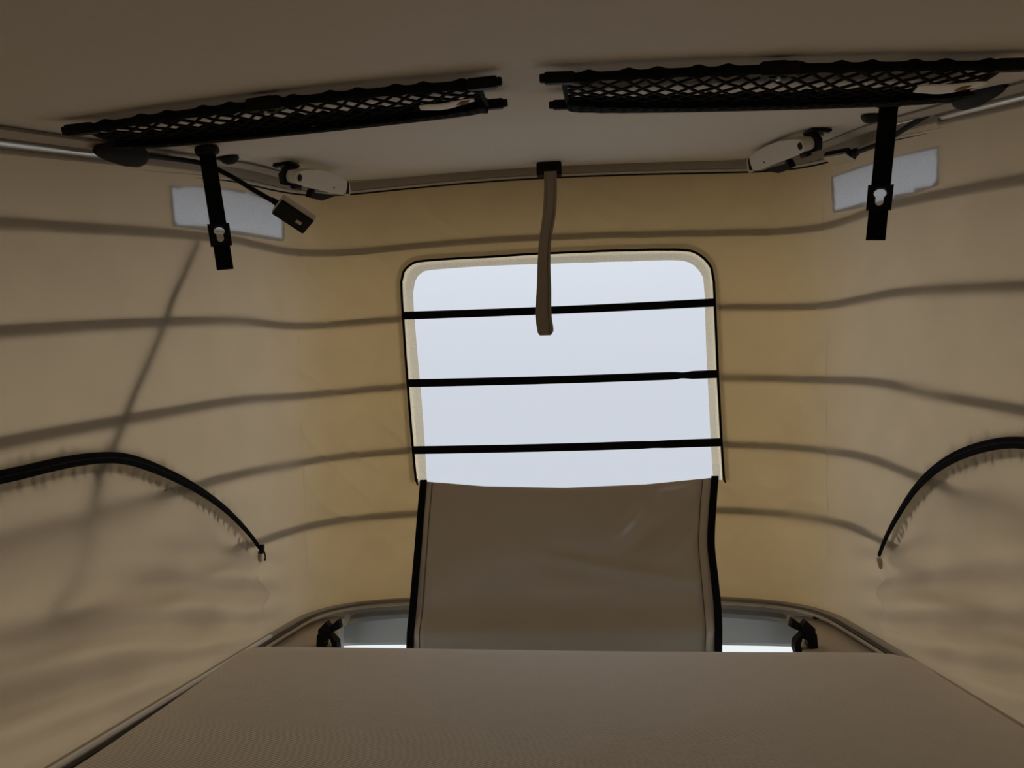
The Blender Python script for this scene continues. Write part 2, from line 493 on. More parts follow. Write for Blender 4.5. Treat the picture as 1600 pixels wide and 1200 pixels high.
BV = {}
BV['l'] = BVHTree.FromPolygons([Vector(p) for p in v1], [tuple(f) for f in f1])
BV['r'] = BVHTree.FromPolygons([Vector(p) for p in v2], [tuple(f) for f in f2])
BV['f'] = BVHTree.FromPolygons([Vector(p) for p in vf], [tuple(f) for f in tri])
def wall_hit(px, py):
    best = None
    for b in BV.values():
        h = b.ray_cast(CAM, ray(px, py).normalized())
        if h[0] is not None and (best is None or h[3] < best[3]): best = h
    if best is None: return None
    n = best[1]
    if n.dot(best[0]-CAM) > 0: n = -n
    return best[0], n        # normal towards the room

# ---- elastic bands sewn along the outside of the canvas (their shadows show through)
for parent, ua, ub, n in ((wl, 1.5, US, 90), (wf, US, UMAX-US, 120), (wr, UMAX-US, UMAX-1.5, 90)):
    for k in range(5):
        segs = [(ua, ub)]
        if parent is wf and k in (1, 2, 3):
            # stop at the window edges
            tk = BANDT[k]
            lo = [float(np.interp(tk, HOLE[:NW//3, 1], HOLE[:NW//3, 0])), 0]
            seg = HOLE[2*NW//3:][::-1]; hi = float(np.interp(tk, seg[:, 1], seg[:, 0]))
            segs = [(ua, lo[0]-.04), (hi+.04, ub)]
        mb = MB()
        for a, b in segs:
            u = np.linspace(a, b, n); t = band_t(k, u)
            x, y, z, nx, ny = canvas_base(u, t)
            d0 = canvas_disp(u, t, x, y, z)
            off = np.maximum(d0, 0)+.004
            P = [Vector((x[i]+nx[i]*off[i], y[i]+ny[i]*off[i], z[i]+H)) for i in range(n)]
            mb.strip(P, Vector((0, 0, 1)), .017, [Vector((nx[i], ny[i], 0)) for i in range(n)], .002)
        mb.build('elastic_band', 'band', parent)

# ---- ceiling lining with the overhanging roof shell
mbc = MB()
Uc = np.linspace(0, UMAX, 161); SS = list(np.linspace(0, 1, 19))
lx, ly = loop_at(TL, Uc)
e1 = loop_at(TL, np.clip(Uc+.03, 0, UMAX)); e0 = loop_at(TL, np.clip(Uc-.03, 0, UMAX))
dx = e1[0]-e0[0]; dy = e1[1]-e0[1]; ll = np.hypot(dx, dy); ox, oy = -dy/ll, dx/ll
cols = []
for s in SS:
    cy = np.minimum(ly, 1.35)
    x = XC*(1-s)+lx*s; y = cy*(1-s)+ly*s
    cols.append((x, y, zc(x, y)+.002+H))
zedge = zc(lx, ly)+.002+H
cols.append((lx+ox*.03, ly+oy*.03, zedge))
cols.append((lx+ox*.15, ly+oy*.15, zedge-.015))
cols.append((lx+ox*.16, ly+oy*.16, zedge-.11))  # unseen outer lip, dropped lower to shade the top of the canvas
cols.append((lx+ox*.18, ly+oy*.18, zedge-.11))
cols.append((lx+ox*.17, ly+oy*.17, zedge+.06))
cols.append((lx*.6+XC*.4, np.minimum(ly, 1.5), zedge+.11))
cols.append((lx*0+XC, np.minimum(ly, 1.35), zedge*0+zc(XC, np.minimum(ly, 1.35))+H+.10))
nU = len(Uc)
vs = [Vector((c[0][i], c[1][i], c[2][i])) for c in cols for i in range(nU)]
fs = [(j*nU+i, j*nU+i+1, (j+1)*nU+i+1, (j+1)*nU+i) for j in range(len(cols)-1) for i in range(nU-1)]
mbc.add(vs, fs)
ce = mbc.build('ceiling', 'ceil'); struct(ce, 'beige lined underside of the raised pop-up roof', 'ceiling')

def onceil(px, py, off=0.):
    """point of the ceiling seen at a pixel; off = distance below it"""
    d = ray(px, py); y = .8
    lo, hi = .2, 2.2
    for _ in range(50):
        y = (lo+hi)/2; p = d*(y/d.y)
        if p.z < float(zc(p.x, p.y))-off: lo = y
        else: hi = y
    # ray starts below the ceiling: first crossing
    ys = np.linspace(.15, 2.1, 800); pz = d.z/d.y*ys; cz = zc(d.x/d.y*ys, ys)-off
    k = np.argmax(pz > cz); y = ys[k] if (pz > cz).any() else 1.85
    return CAM+d*(y/d.y)
def ceil_n(x, y):
    e = .01
    gx = (float(zc(x+e, y))-float(zc(x-e, y)))/(2*e); gy = (float(zc(x, y+e))-float(zc(x, y-e)))/(2*e)
    return Vector((gx, gy, -1)).normalized()        # pointing down into the room

# ---- rails
def loop_path(L, ua, ub, n, inset, zf):
    u = np.linspace(ua, ub, n); x, y = loop_at(L, u)
    a = loop_at(L, np.clip(u+.03, 0, UMAX)); b = loop_at(L, np.clip(u-.03, 0, UMAX))
    dx = a[0]-b[0]; dy = a[1]-b[1]; l = np.hypot(dx, dy); nx, ny = dy/l, -dx/l
    P = [Vector((x[i]+nx[i]*inset, y[i]+ny[i]*inset, zf(x[i], y[i])+H)) for i in range(n)]
    return P, [Vector((nx[i], ny[i], 0)) for i in range(n)]
# roof rail: taupe strip along front and corners with a cream bead under it, bright aluminium along the sides
P, Nn = loop_path(TL, 3.8, UMAX-4.15, 200, .008, lambda x, y: float(zc(x, y))-.010)
t1 = MB().strip(P, Vector((0, 0, 1)), [.009+.015*min(1, min(i, 199-i)/22) for i in range(200)], Nn, .012).build('trim_1', 'rail'); struct(t1, 'taupe rail curving along the front edge of the raised roof', 'trim')
P, Nn = loop_path(TL, 3.8, UMAX-4.15, 200, .009, lambda x, y: float(zc(x, y))-.0255+.010*0)
MB().tube(P, [.0036*min(1, min(i, 199-i)/22)+.0004 for i in range(200)], 6).build('bead', 'beadcream', t1)
P, Nn = loop_path(TL, 4.3, UMAX-4.3, 200, .007, lambda x, y: float(zc(x, y))-.0302)
MB().tube(P, [.0022*min(1, min(i, 199-i)/14) + .0003 for i in range(200)], 6).build('gasket', 'rubber', t1)
for (px, py) in ((916, 254), (1010, 251)):
    h = aty(px, py, 1.862); MB().box(h, (.030, .008, .006), bev=.001).build('slot', 'blackp', t1)
for n_, (ua, ub) in (('trim_2', (.3, 3.85)), ('trim_3', (UMAX-4.2, UMAX-.3))):
    P, Nn = loop_path(TL, ua, ub, 70, .006, lambda x, y: float(zc(x, y))-.006)
    t = MB().tube(P, .0075, 10, ell=1.0).build(n_, 'alu')
    struct(t, 'bright aluminium rail along the %s edge of the roof' % ('left' if n_ == 'trim_2' else 'right'), 'trim')
    P, Nn = loop_path(TL, ua, ub, 70, .004, lambda x, y: float(zc(x, y))-.0175)
    MB().tube(P, .0032, 6).build('gasket', 'rail', t)
# soft moulded lip of the lining just inside the rail
P, Nn = loop_path(TL, 2.2, UMAX-2.2, 200, .034, lambda x, y: float(zc(x, y))+.001)
MB().tube(P, .007, 8, ell=2.2, up=(0, 0, 1)).build('moulded_lip', 'rail', ce)
# bottom rail
P, Nn = loop_path(BL, .3, UMAX-.3, 260, .004, lambda x, y: ZB-.010)
t4 = MB().strip(P, Vector((0, 0, 1)), .026, Nn, .012).build('trim_4', 'rail'); struct(t4, 'low taupe rail holding the canvas around the bed opening', 'trim')
for ua, ub, mm in ((.3, 4.9, 'bright'), (4.9, 14.4, 'rail'), (14.4, UMAX-.3, 'rail')):  # left bead is near-white: its highlight is put into the colour
    P, Nn = loop_path(BL, ua, ub, 120, .013, lambda x, y: ZB+.002)
    MB().tube(P, .0046, 8).build('bead', mm, t4)
P, Nn = loop_path(BL, .3, UMAX-.3, 260, .021, lambda x, y: ZB-.007)
MB().tube(P, .0028, 6).build('gasket', 'rubber', t4)
P, Nn = loop_path(BL, .3, UMAX-.3, 260, .028, lambda x, y: ZB-.006)
MB().tube(P, .0035, 6).build('lower_bead', 'beige', t4)

# ---- headliner shelf: ring between the rail and the cab opening, plus the body outside it
def zs(px, py, z): p = atz(px, py, z); return (p.x, p.y)
SHELF_Z = ZB-.016
inner_h = [(.47, -1.2), (.47, .6), (.47, 1.1), (.475, 1.55), (.525, 1.73), (.540, 1.82), (.515, 1.88), (.43, 1.92), (.2, 1.94), (0, 1.945)]
outer_h = [(.90, -1.5), (.90, .6), (.90, 1.1), (.90, 1.5), (.90, 1.75), (.85, 1.95), (.7, 2.1), (.5, 2.2), (.2, 2.25), (0, 2.25)]
mid_h = [(.615, -1.39), (.615, .6), (.615, 1.1), (.615, 1.45), (.605, 1.70), (.56, 1.83), (.45, 1.90), (.33, 1.935), (.16, 1.96), (0, 1.967)]
Ic, Oc, Mc = [crom(full(h), 10) for h in (inner_h, outer_h, mid_h)]
def ring(A, B, zA, zB, thick):
    mb = MB(); n = len(A)
    vs = []
    for i in range(n):
        vs += [(A[i][0], A[i][1], zA+H), (B[i][0], B[i][1], zB+H), (B[i][0], B[i][1], zB-thick+H), (A[i][0], A[i][1], zA-thick+H)]
    fs = [(i*4+k, i*4+(k+1) % 4, i*4+4+(k+1) % 4, i*4+4+k) for i in range(n-1) for k in range(4)]
    return mb.add(vs, fs)
sh = ring(Ic, Mc, SHELF_Z-.012, SHELF_Z, .02).build('trim_5', 'beige', ang=50); struct(sh, 'beige headliner frame between the canvas rail and the cab opening', 'headliner')
bo = ring(Mc, Oc, SHELF_Z, SHELF_Z-.02, .03).build('roof_panel', 'paint'); struct(bo, 'painted van roof outside the canvas', 'roof')
# dark slots and screws in the headliner
for (a, b) in (((466, 967), (503, 965.5)), ((1271, 967), (1306, 970))):
    p0 = Vector((*zs(*a, SHELF_Z-.003), SHELF_Z+H-.0)); p1 = Vector((*zs(*b, SHELF_Z-.003), SHELF_Z+H-.0))
    MB().tube([p0, p1], .003, 6).build('slot', 'blackp', sh)
for (a) in ((462, 970), (1318, 973), (1348, 993)):
    p = Vector((*zs(*a, SHELF_Z), SHELF_Z+H)); MB().lathe([(.004, 0), (.004, .002), (.002, .004)], p, (1, 0, 0), (0, 1, 0), (0, 0, 1), 10).build('screw', 'rail', sh)

# ---- cab below: header panel, pillars, windscreen, dark shell
mb = MB()
pth = crom([(XC-.615, 1.99), (XC-.58, 2.015), (XC-.35, 2.03), (XC, 2.045), (XC+.35, 2.03), (XC+.58, 2.015), (XC+.615, 1.99)], 8)
hp_ = [Vector((p[0], p[1], H-.437)) for p in pth]
mb.strip(hp_, Vector((0, .10, 1)), .122, Vector((0, -1, .1)), .02)
hd = mb.build('cab_header', 'grey'); struct(hd, 'grey padded header panel above the windscreen', 'panel')
MB().tube([p+Vector((0, -.010, -.061)) for p in hp_], .004, 6).build('edge_bead', 'pale', hd)
lowp = [p+Vector((0, .012, -.067)) for p in hp_]
MB().strip(lowp, Vector((0, 0, 1)), .014, Vector((0, -1, 0)), .01).build('lower_strip', 'grey', hd)
for sd in (-1, 1):
    MB().box((XC+sd*.60, 1.955, H-.48), (.03, .05, .16), bev=.006).build('pillar_trim', 'pale', hd)
win2 = MB()
win2.add([(XC-.70, 2.07, H-.50), (XC+.70, 2.07, H-.50), (XC+.80, 2.75, H-1.25), (XC-.80, 2.75, H-1.25),
          (XC-.70, 2.075, H-.495), (XC+.70, 2.075, H-.495), (XC+.80, 2.755, H-1.245), (XC-.80, 2.755, H-1.245)],
         [(0, 1, 2, 3), (4, 7, 6, 5), (0, 4, 5, 1), (1, 5, 6, 2), (2, 6, 7, 3), (3, 7, 4, 0)])
wz = win2.build('window_2', 'glass', smooth=False); struct(wz, 'windscreen showing as a white sliver behind the bed', 'windscreen')
cs = MB()
x0, x1 = XC-.86, XC+.86
zt_, zb_ = H+SHELF_Z-.04, H-1.7
def quad(a, b, c, d): cs.add([a, b, c, d], [(0, 1, 2, 3)])
zw0, zw1 = H-.50, H-1.05
for xx in (x0, x1):
    quad((xx, .9, zt_), (xx, 2.03, zt_), (xx, 2.07, zw0), (xx, .9, zw0)); quad((xx, .9, zw1), (xx, 2.55, zw1), (xx, 2.8, zb_), (xx, .9, zb_))
    quad((xx, .9, zw0), (xx, 1.15, zw0), (xx, 1.15, zw1), (xx, .9, zw1))
quad((x0, .9, zb_), (x0, 2.8, zb_), (x1, 2.8, zb_), (x1, .9, zb_)); quad((x0, .9, zt_), (x0, .9, zb_), (x1, .9, zb_), (x1, .9, zt_))
quad((x0, 2.76, H-1.25), (x1, 2.76, H-1.25), (x1, 2.8, zb_), (x0, 2.8, zb_))
for n_, xx in (('window_3', x0), ('window_4', x1)):
    g = MB().box((xx, 1.86, (zw0+zw1)/2), (.004, 1.42, .55)).build(n_, 'glass'); struct(g, '%s door window of the cab below the bed' % ('left' if xx < 0 else 'right'), 'window')
cso = cs.build('cab_shell', 'dark', smooth=False)
sm = cso.modifiers.new('thick', 'SOLIDIFY'); sm.thickness = .02
struct(cso, 'dark inside of the cab below the bed', 'cab')

# ================================================================== WINDOW IN THE FRONT CANVAS
win = empty('window_1', canvas_pts(np.array([10.]), np.array([.5]))[0]); struct(win, 'clear front window with pale felt border and black webbing bars', 'window')
def ut_pts(A, off): return [Vector(p) for p in canvas_pts(A[:, 0], A[:, 1], off)]
# felt strip (solid, between outer and inner outline)
Oo = ut_pts(OUT_UT, -.003); Io = ut_pts(IN_UT, -.003)
mb = MB(); vs = Oo+Io
fs = [(i, i+1, NW+i+1, NW+i) for i in range(NW-1)]
mb.add(vs, fs).build('felt_border', 'felt', win)
MB().tube(ut_pts(OUT_UT, -.005), .0033, 8).build('piping', 'black', win)
# outer seam strip, added to shade the cloth just outside the piping
c2 = np.stack([OUT_UT[:, 0]*SU, OUT_UT[:, 1]*1.1], 1); tg_ = np.gradient(c2, axis=0); tg_ /= np.linalg.norm(tg_, axis=1)[:, None]
o2 = c2+np.stack([-tg_[:, 1], tg_[:, 0]], 1)*.016
if np.hypot(*(o2[NW//2]-c2.mean(0))) < np.hypot(*(c2[NW//2]-c2.mean(0))): o2 = 2*c2-o2
So = ut_pts(np.stack([o2[:, 0]/SU, o2[:, 1]/1.1], 1), .003); Sa = ut_pts(OUT_UT, .003)
MB().add(Sa+So, [(i, i+1, NW+i+1, NW+i) for i in range(NW-1)]).build('seam_shade_strip', 'facing', win)
# clear film
fp = [(a*SU, b) for a, b in (HOLE*.7+IN_UT*.3)]+[((HOLE[-1, 0]-.22)*SU, HOLE[-1, 1]-.033), ((HOLE[0, 0]+.22)*SU, HOLE[0, 1]-.033)]
ip = [(a*SU, b) for a in np.linspace(7.6, 12.4, 30) for b in np.linspace(.25, .85, 30) if inpoly((a*SU, b), fp) and np.min(np.hypot(np.array(fp)[:, 0]-a*SU, np.array(fp)[:, 1]-b)) > .01]
vo, eo, fo, *_ = delaunay_2d_cdt([Vector(p) for p in fp+ip], [(i, (i+1) % len(fp)) for i in range(len(fp))], [], 0, 1e-6)
fo = [f for f in fo if inpoly((sum(vo[i].x for i in f)/3, sum(vo[i].y for i in f)/3), fp)]
x, y, z, nx, ny = canvas_base(np.array([p.x/SU for p in vo]), np.array([p.y for p in vo]))
MB().add([(x[i]+nx[i]*.004, y[i]+ny[i]*.004, z[i]+H) for i in range(len(x))], fo).build('clear_film', 'film', win)
# three webbing bars
for k, (a, b, hw) in enumerate((((629, 494.5), (1116, 474), 13), ((640, 599.5), (1121.5, 585), 13), ((647.5, 703.5), (1126.5, 691), 13))):
    n = 60; P = []; W = []; up = []
    for i in range(n):
        s = i/(n-1); px = a[0]+(b[0]-a[0])*s; py = a[1]+(b[1]-a[1])*s+1.5*math.sin(math.pi*s)
        u, t = front_u(px, py) if i % 6 == 0 or i == n-1 else (None, None)
        P.append((s, px, py, u, t)); 
    ks = [q for q in P if q[3] is not None]
    uu_ = np.interp([q[0] for q in P], [q[0] for q in ks], [q[3] for q in ks]); tt_ = np.interp([q[0] for q in P], [q[0] for q in ks], [q[4] for q in ks])
    x, y, z, nx, ny = canvas_base(uu_, tt_)
    wdt = []; wd = []
    for i in range(n):
        s = i/(n-1); tw = 0
        if k == 1: tw = .9*math.exp(-((s-.885)/.03)**2)
        if k == 2: tw = .55*math.exp(-((s-.78)/.05)**2)
        wd.append(Vector((0, -math.sin(tw), math.cos(tw)))); wdt.append(.0205)
    pp = [Vector((x[i], y[i]-.011, z[i]+H)) for i in range(n)]
    MB().strip(pp, wd, wdt, [Vector((0, -v.z, v.y)) for v in wd], .0016).build('webbing_bar', 'black', win)
# small dangling zip pulls at both lower corners
for px, py in ((1131, 748), (651, 752)):
    u, t = front_u(px, py); p = Vector(canvas_pts(np.array([u]), np.array([t]), -.008)[0])
    MB().tube([p+Vector((0, 0, .006)), p+Vector((.001, -.002, -.004)), p+Vector((.004, -.002, -.010))], [.0035, .0028, .0018], 8).build('zip_pull', 'blackp', win)

# ---- lowered window cover (vinyl flap)
FL_L = [(661, 752), (657, 800), (652, 860), (647, 920), (643, 965), (640, 1012), (636, 1075)]
FL_R = [(1118, 746), (1114, 800), (1112, 850), (1117, 900), (1122, 950), (1123, 1015), (1124, 1075)]
FY = [1.865, 1.855, 1.84, 1.82, 1.805, 1.79, 1.78]
L3 = crom([tuple(aty(*p, y)) for p, y in zip(FL_L, FY)], 14); R3 = crom([tuple(aty(*p, y)) for p, y in zip(FL_R, FY)], 14)
nv = len(L3); nu = 90
SAG = [aty(p[0], p[1], 1.865).z for p in ((661, 752), (760, 760), (885, 762.5), (1010, 757), (1118, 746))]
def ridge(px, py, a, b, wd, dep):
    ax, ay = a; bx, by = b; l2 = (bx-ax)**2+(by-ay)**2
    t = ((px-ax)*(bx-ax)+(py-ay)*(by-ay))/l2; tc = min(max(t, 0), 1)
    d = math.hypot(px-ax-(bx-ax)*tc, py-ay-(by-ay)*tc)
    return dep*math.exp(-(d/wd)**2)*math.sin(math.pi*min(max(t, 0.02), .98))**.6
fX = np.zeros((nu, nv)); fY = fX.copy(); fZ = fX.copy()
for i in range(nu):
    s = i/(nu-1)
    sag = np.interp(s, [0, .216, .49, .764, 1], SAG)
    for j in range(nv):
        v = j/(nv-1); p = L3[j]*(1-s)+R3[j]*s
        dz = (sag-(L3[0][2]*(1-s)+R3[0][2]*s))*math.exp(-v*5)
        q = (p[0]-XC+.0, )
        # approximate flap coordinates in cm for creases
        cx, cy = s*75, v*52
        dsp = 0
        dsp += ridge(cx, cy, (30, 18), (73, 28), 1.5, .006)+ridge(cx, cy, (52, 20), (72, 4), 2.2, -.006)
        dsp += ridge(cx, cy, (57, 6), (50, 15), 1.4, .010)+ridge(cx, cy, (60, 4), (70, 3), 1.2, .009)
        dsp += ridge(cx, cy, (64, 22), (72, 10), 1.6, .005)+ridge(cx, cy, (-5, 30), (40, 33), 4, -.004)
        dsp += .003*noise.noise((cx*.05, cy*.13, 2.2))+.006*math.sin(v*7.5+.4)*math.sin(math.pi*s)**.4
        dsp += .010*math.exp(-((v-.75)/.06)**2)       # soft roll near the lower end
        dsp += .0022*math.exp(-((cx-3.3)/.35)**2)+.0022*math.exp(-((cx-71.7)/.35)**2)
        edge = min(1, min(s, 1-s)*20)
        fX[i, j] = p[0]; fY[i, j] = p[1]-1.5*dsp*(.35+.65*edge); fZ[i, j] = p[2]+dz
flap = empty('window_cover', Vector(((L3[-1]+R3[-1])/2)), 'lowered taupe vinyl window cover hanging below the front window with black zip edges', 'window cover')
fl, _a, _b = grid_obj('vinyl_sheet', fX, fY, fZ, 'vinyl')
fl.parent = flap; fl.matrix_parent_inverse = Matrix.Translation(flap.location).inverted()
sm = fl.modifiers.new('thick', 'SOLIDIFY'); sm.thickness = .0015
for side, E in ((-1, 0), (1, nu-1)):
    P = [Vector((fX[E, j]+side*(-.002), fY[E, j]-.004, fZ[E, j]+(.004 if j == 0 else 0))) for j in range(nv)]
    MB().strip(P, Vector((1, .05, 0)), .0175, Vector((0, -1, 0)), .003).build('zip_tape', 'black', flap)
for side, s in ((-1, .040), (1, .958)):
    i = int(s*(nu-1)); P = [Vector((fX[i, j], fY[i, j]-.0030, fZ[i, j])) for j in range(1, nv)]
    MB().strip(P, Vector((1, 0, 0)), .0022, Vector((0, -1, 0)), .0012).build('hem_seam', 'seam', flap)

# ================================================================== SIDE WALL PARTS: arched zips and silver patches
for sd, wo in ((-1, wl), (1, wr)):
    A = ARCH[sd][:235]
    X = side_x(A[:, 0], A[:, 1], sd)
    P = [Vector((X[i]-sd*.0055, A[i, 0], A[i, 1]+H)) for i in range(len(A))]
    T = [(P[min(i+1, len(P)-1)]-P[max(i-1, 0)]).normalized() for i in range(len(P))]
    nn = Vector((-sd, 0, .03)).normalized()
    Wd = [t.cross(nn).normalized() for t in T]
    wid = [.0075+.0085*min(1, i/75) for i in range(len(P))]
    z = MB().strip(P, Wd, wid, nn, .003).build('zip', 'black', wo); z['label'] = 'black arched zip'
    MB().tube([p+nn*.0016 for p in P], .0009, 6).build('zip_teeth', 'blackp', z)
    # facing behind the zip and the gathered pleats it pulls into the cloth (outside)
    Po = [Vector((X[i]+sd*.0065, A[i, 0], A[i, 1]+H)) for i in range(len(A))]
    wo_ = [w_ if w_.z > 0 else -w_ for w_ in Wd]
    MB().strip([Po[i]-wo_[i]*.004 for i in range(6, len(Po))], wo_[6:], [.006+.028*min(1, i/45) for i in range(len(Po)-6)], nn, .001).build('zip_facing', 'facing', wo)
    mb = MB(); rr = random.Random(3+sd); Ls = 0.; nxt = .03
    for i in range(1, len(P)):
        Ls += (P[i]-P[i-1]).length
        if Ls < nxt: continue
        nxt = Ls+rr.uniform(.011, .021)
        for dr, ln in ((-1, rr.uniform(.012, .022)), (1, rr.uniform(.006, .013))):
            if dr > 0 and rr.random() < .4: continue
            a_ = Po[i]+wo_[i]*dr*.010+nn*-.002; b_ = a_+wo_[i]*dr*ln+T[i]*rr.uniform(-.004, .004)
            mb.strip([a_, (a_+b_)/2, b_], T[i], [.004, rr.uniform(.006, .011), .002], nn, .001)
    pl_ = mb.build('gathered_pleats', 'pleat', wo); pl_['kind'] = 'stuff'
    if sd < 0:
        p = P[0]+nn*.003
        MB().box(p, (.007, .012, .018), bev=.0015).build('zip_slider', 'blackp', z)
        MB().tube([p+Vector((.004, .002, -.006)), p+Vector((.005, .006, -.016)), p+Vector((.005, .003, -.024))], [.002, .0016, .0022], 6).build('zip_pull', 'blackp', z)
    # little fabric tab under the zip end
    mb = MB(); pts_ = []
    for k in range(12):
        a = math.pi*k/11; pts_.append((.009*math.cos(a), -.009*math.sin(a)*1.2))
    pts_ += [(-.009, .012), (.009, .012)]
    o = P[0]+Vector((sd*.003, .004, -.016))
    mb.prism(pts_, o, Vector((0, 1, 0)), Vector((0, 0, 1)), Vector((1, 0, 0)), .0012).build('zip_tab', 'side', wo)

PATCH = {-1: [(262, 290), (300, 291), (340, 293), (385, 299), (405, 305), (425, 314), (443, 326), (443, 376), (437, 378), (400, 372), (360, 366), (320, 361), (290, 357), (267, 354), (264, 320)],
         1: [(1300, 277), (1320, 269), (1345, 260), (1380, 250), (1420, 240), (1450, 232), (1470, 228), (1470, 290), (1440, 300), (1400, 312), (1360, 322), (1330, 329), (1303, 333), (1301, 305)]}
for sd, wo in ((-1, wl), (1, wr)):
    poly = PATCH[sd]; poly = resample(poly+[poly[0]], 90)[:-1]
    mnx, mny = poly.min(0); mxx, mxy = poly.max(0)
    ip = [(a, b) for a in np.arange(mnx, mxx, 7.) for b in np.arange(mny, mxy, 7.) if inpoly((a, b), poly) and np.min(np.hypot(poly[:, 0]-a, poly[:, 1]-b)) > 3]
    allp = [tuple(p) for p in poly]+ip
    vo, eo, fo, *_ = delaunay_2d_cdt([Vector(p) for p in allp], [(i, (i+1) % len(poly)) for i in range(len(poly))], [], 0, 1e-4)
    fo = [f for f in fo if inpoly((sum(vo[i].x for i in f)/3, sum(vo[i].y for i in f)/3), poly)]
    pv = []
    for p in vo:
        h = wall_hit(p.x, p.y); pv.append(h[0]+h[1]*.003 if h else atx(p.x, p.y, XC+sd*.64))
    pa = MB().add(pv, fo).build('silver_patch', 'silver', wo)
    pa['label'] = 'silver translucent reflective patch'
    # the cloth is cut away behind the patch
    bm = bmesh.new(); bm.from_mesh(wo.data)
    def seen(co):
        d = co-CAM; f = d.dot(CF); return (800+FPX*d.dot(CR)/f, 600-FPX*d.dot(CU)/f) if f > .05 else (-9, -9)
    kill = []
    for f in bm.faces:
        q = seen(f.calc_center_median())
        if mnx < q[0] < mxx and mny < q[1] < mxy and inpoly(q, poly) and np.min(np.hypot(poly[:, 0]-q[0], poly[:, 1]-q[1])) > 4.8: kill.append(f)
    bmesh.ops.delete(bm, geom=kill, context='FACES'); bm.to_mesh(wo.data); bm.free()

# ---- roof lifting strut outside the left canvas (its soft shadow shows through)
st = []
for px, py in ((309, 382), (250, 510), (188, 655), (140, 780), (70, 960)):
    y, z = px_side(px, py, -1); st.append(Vector((float(side_x(y, z, -1))-.011, y, z+H)))
s_ = empty('lifting_strut', st[-1], 'slim roof lifting strut outside the left canvas, seen as a slanting shadow', 'strut')
MB().strip([st[0], st[-1]], Vector((0, 1, .4)), .028, Vector((1, 0, 0)), .004).build('bar', 'blackp', s_)
for q in (st[0], st[-1]): MB().lathe([(.006, -.002), (.006, .006)], q-Vector((.006, 0, 0)), (0, 1, 0), (0, 0, 1), (1, 0, 0), 14).build('pivot', 'blackp', s_)

# ================================================================== MATTRESS
bz = -.36
b_pts = [(-.585, -1.25), (-.590, .3), (-.603, .87), (-.622, 1.25), (-.628, 1.395), (-.615, 1.418), (-.585, 1.424), (-.314, 1.415), (-.013, 1.402), (.263, 1.396), (.50, 1.395), (.545, 1.388), (.568, 1.365), (.578, 1.32), (.575, 1.10), (.570, .3), (.56, -1.25)]
bp2 = resample(crom(b_pts, 8), 220)
nb = len(bp2); cxy = np.array([-.02, .1])
mb = MB(); vs = []
rings = [(.0, -.055), (0., -.012), (-.003, -.004), (-.010, 0.)]
cen = []
for off, z in rings:
    for p in bp2:
        d = cxy-p; d[1] *= .0 if abs(p[0]) > .55 and p[1] < 1.3 else 1.; l = np.hypot(*d)+1e-9
        q = p+d/l*(-off); vs.append((q[0], q[1], z+bz+H))
fs = [(r*nb+i, r*nb+(i+1) % nb, (r+1)*nb+(i+1) % nb, (r+1)*nb+i) for r in range(3) for i in range(nb)]
fs.append(tuple(range(nb))[::-1]); fs.append(tuple(3*nb+i for i in range(nb)))
mat_o = mb.add(vs, fs).build('mattress', 'bed', ang=60)
tag(mat_o, 'flat taupe woven mattress filling the foreground of the roof bed', 'mattress')

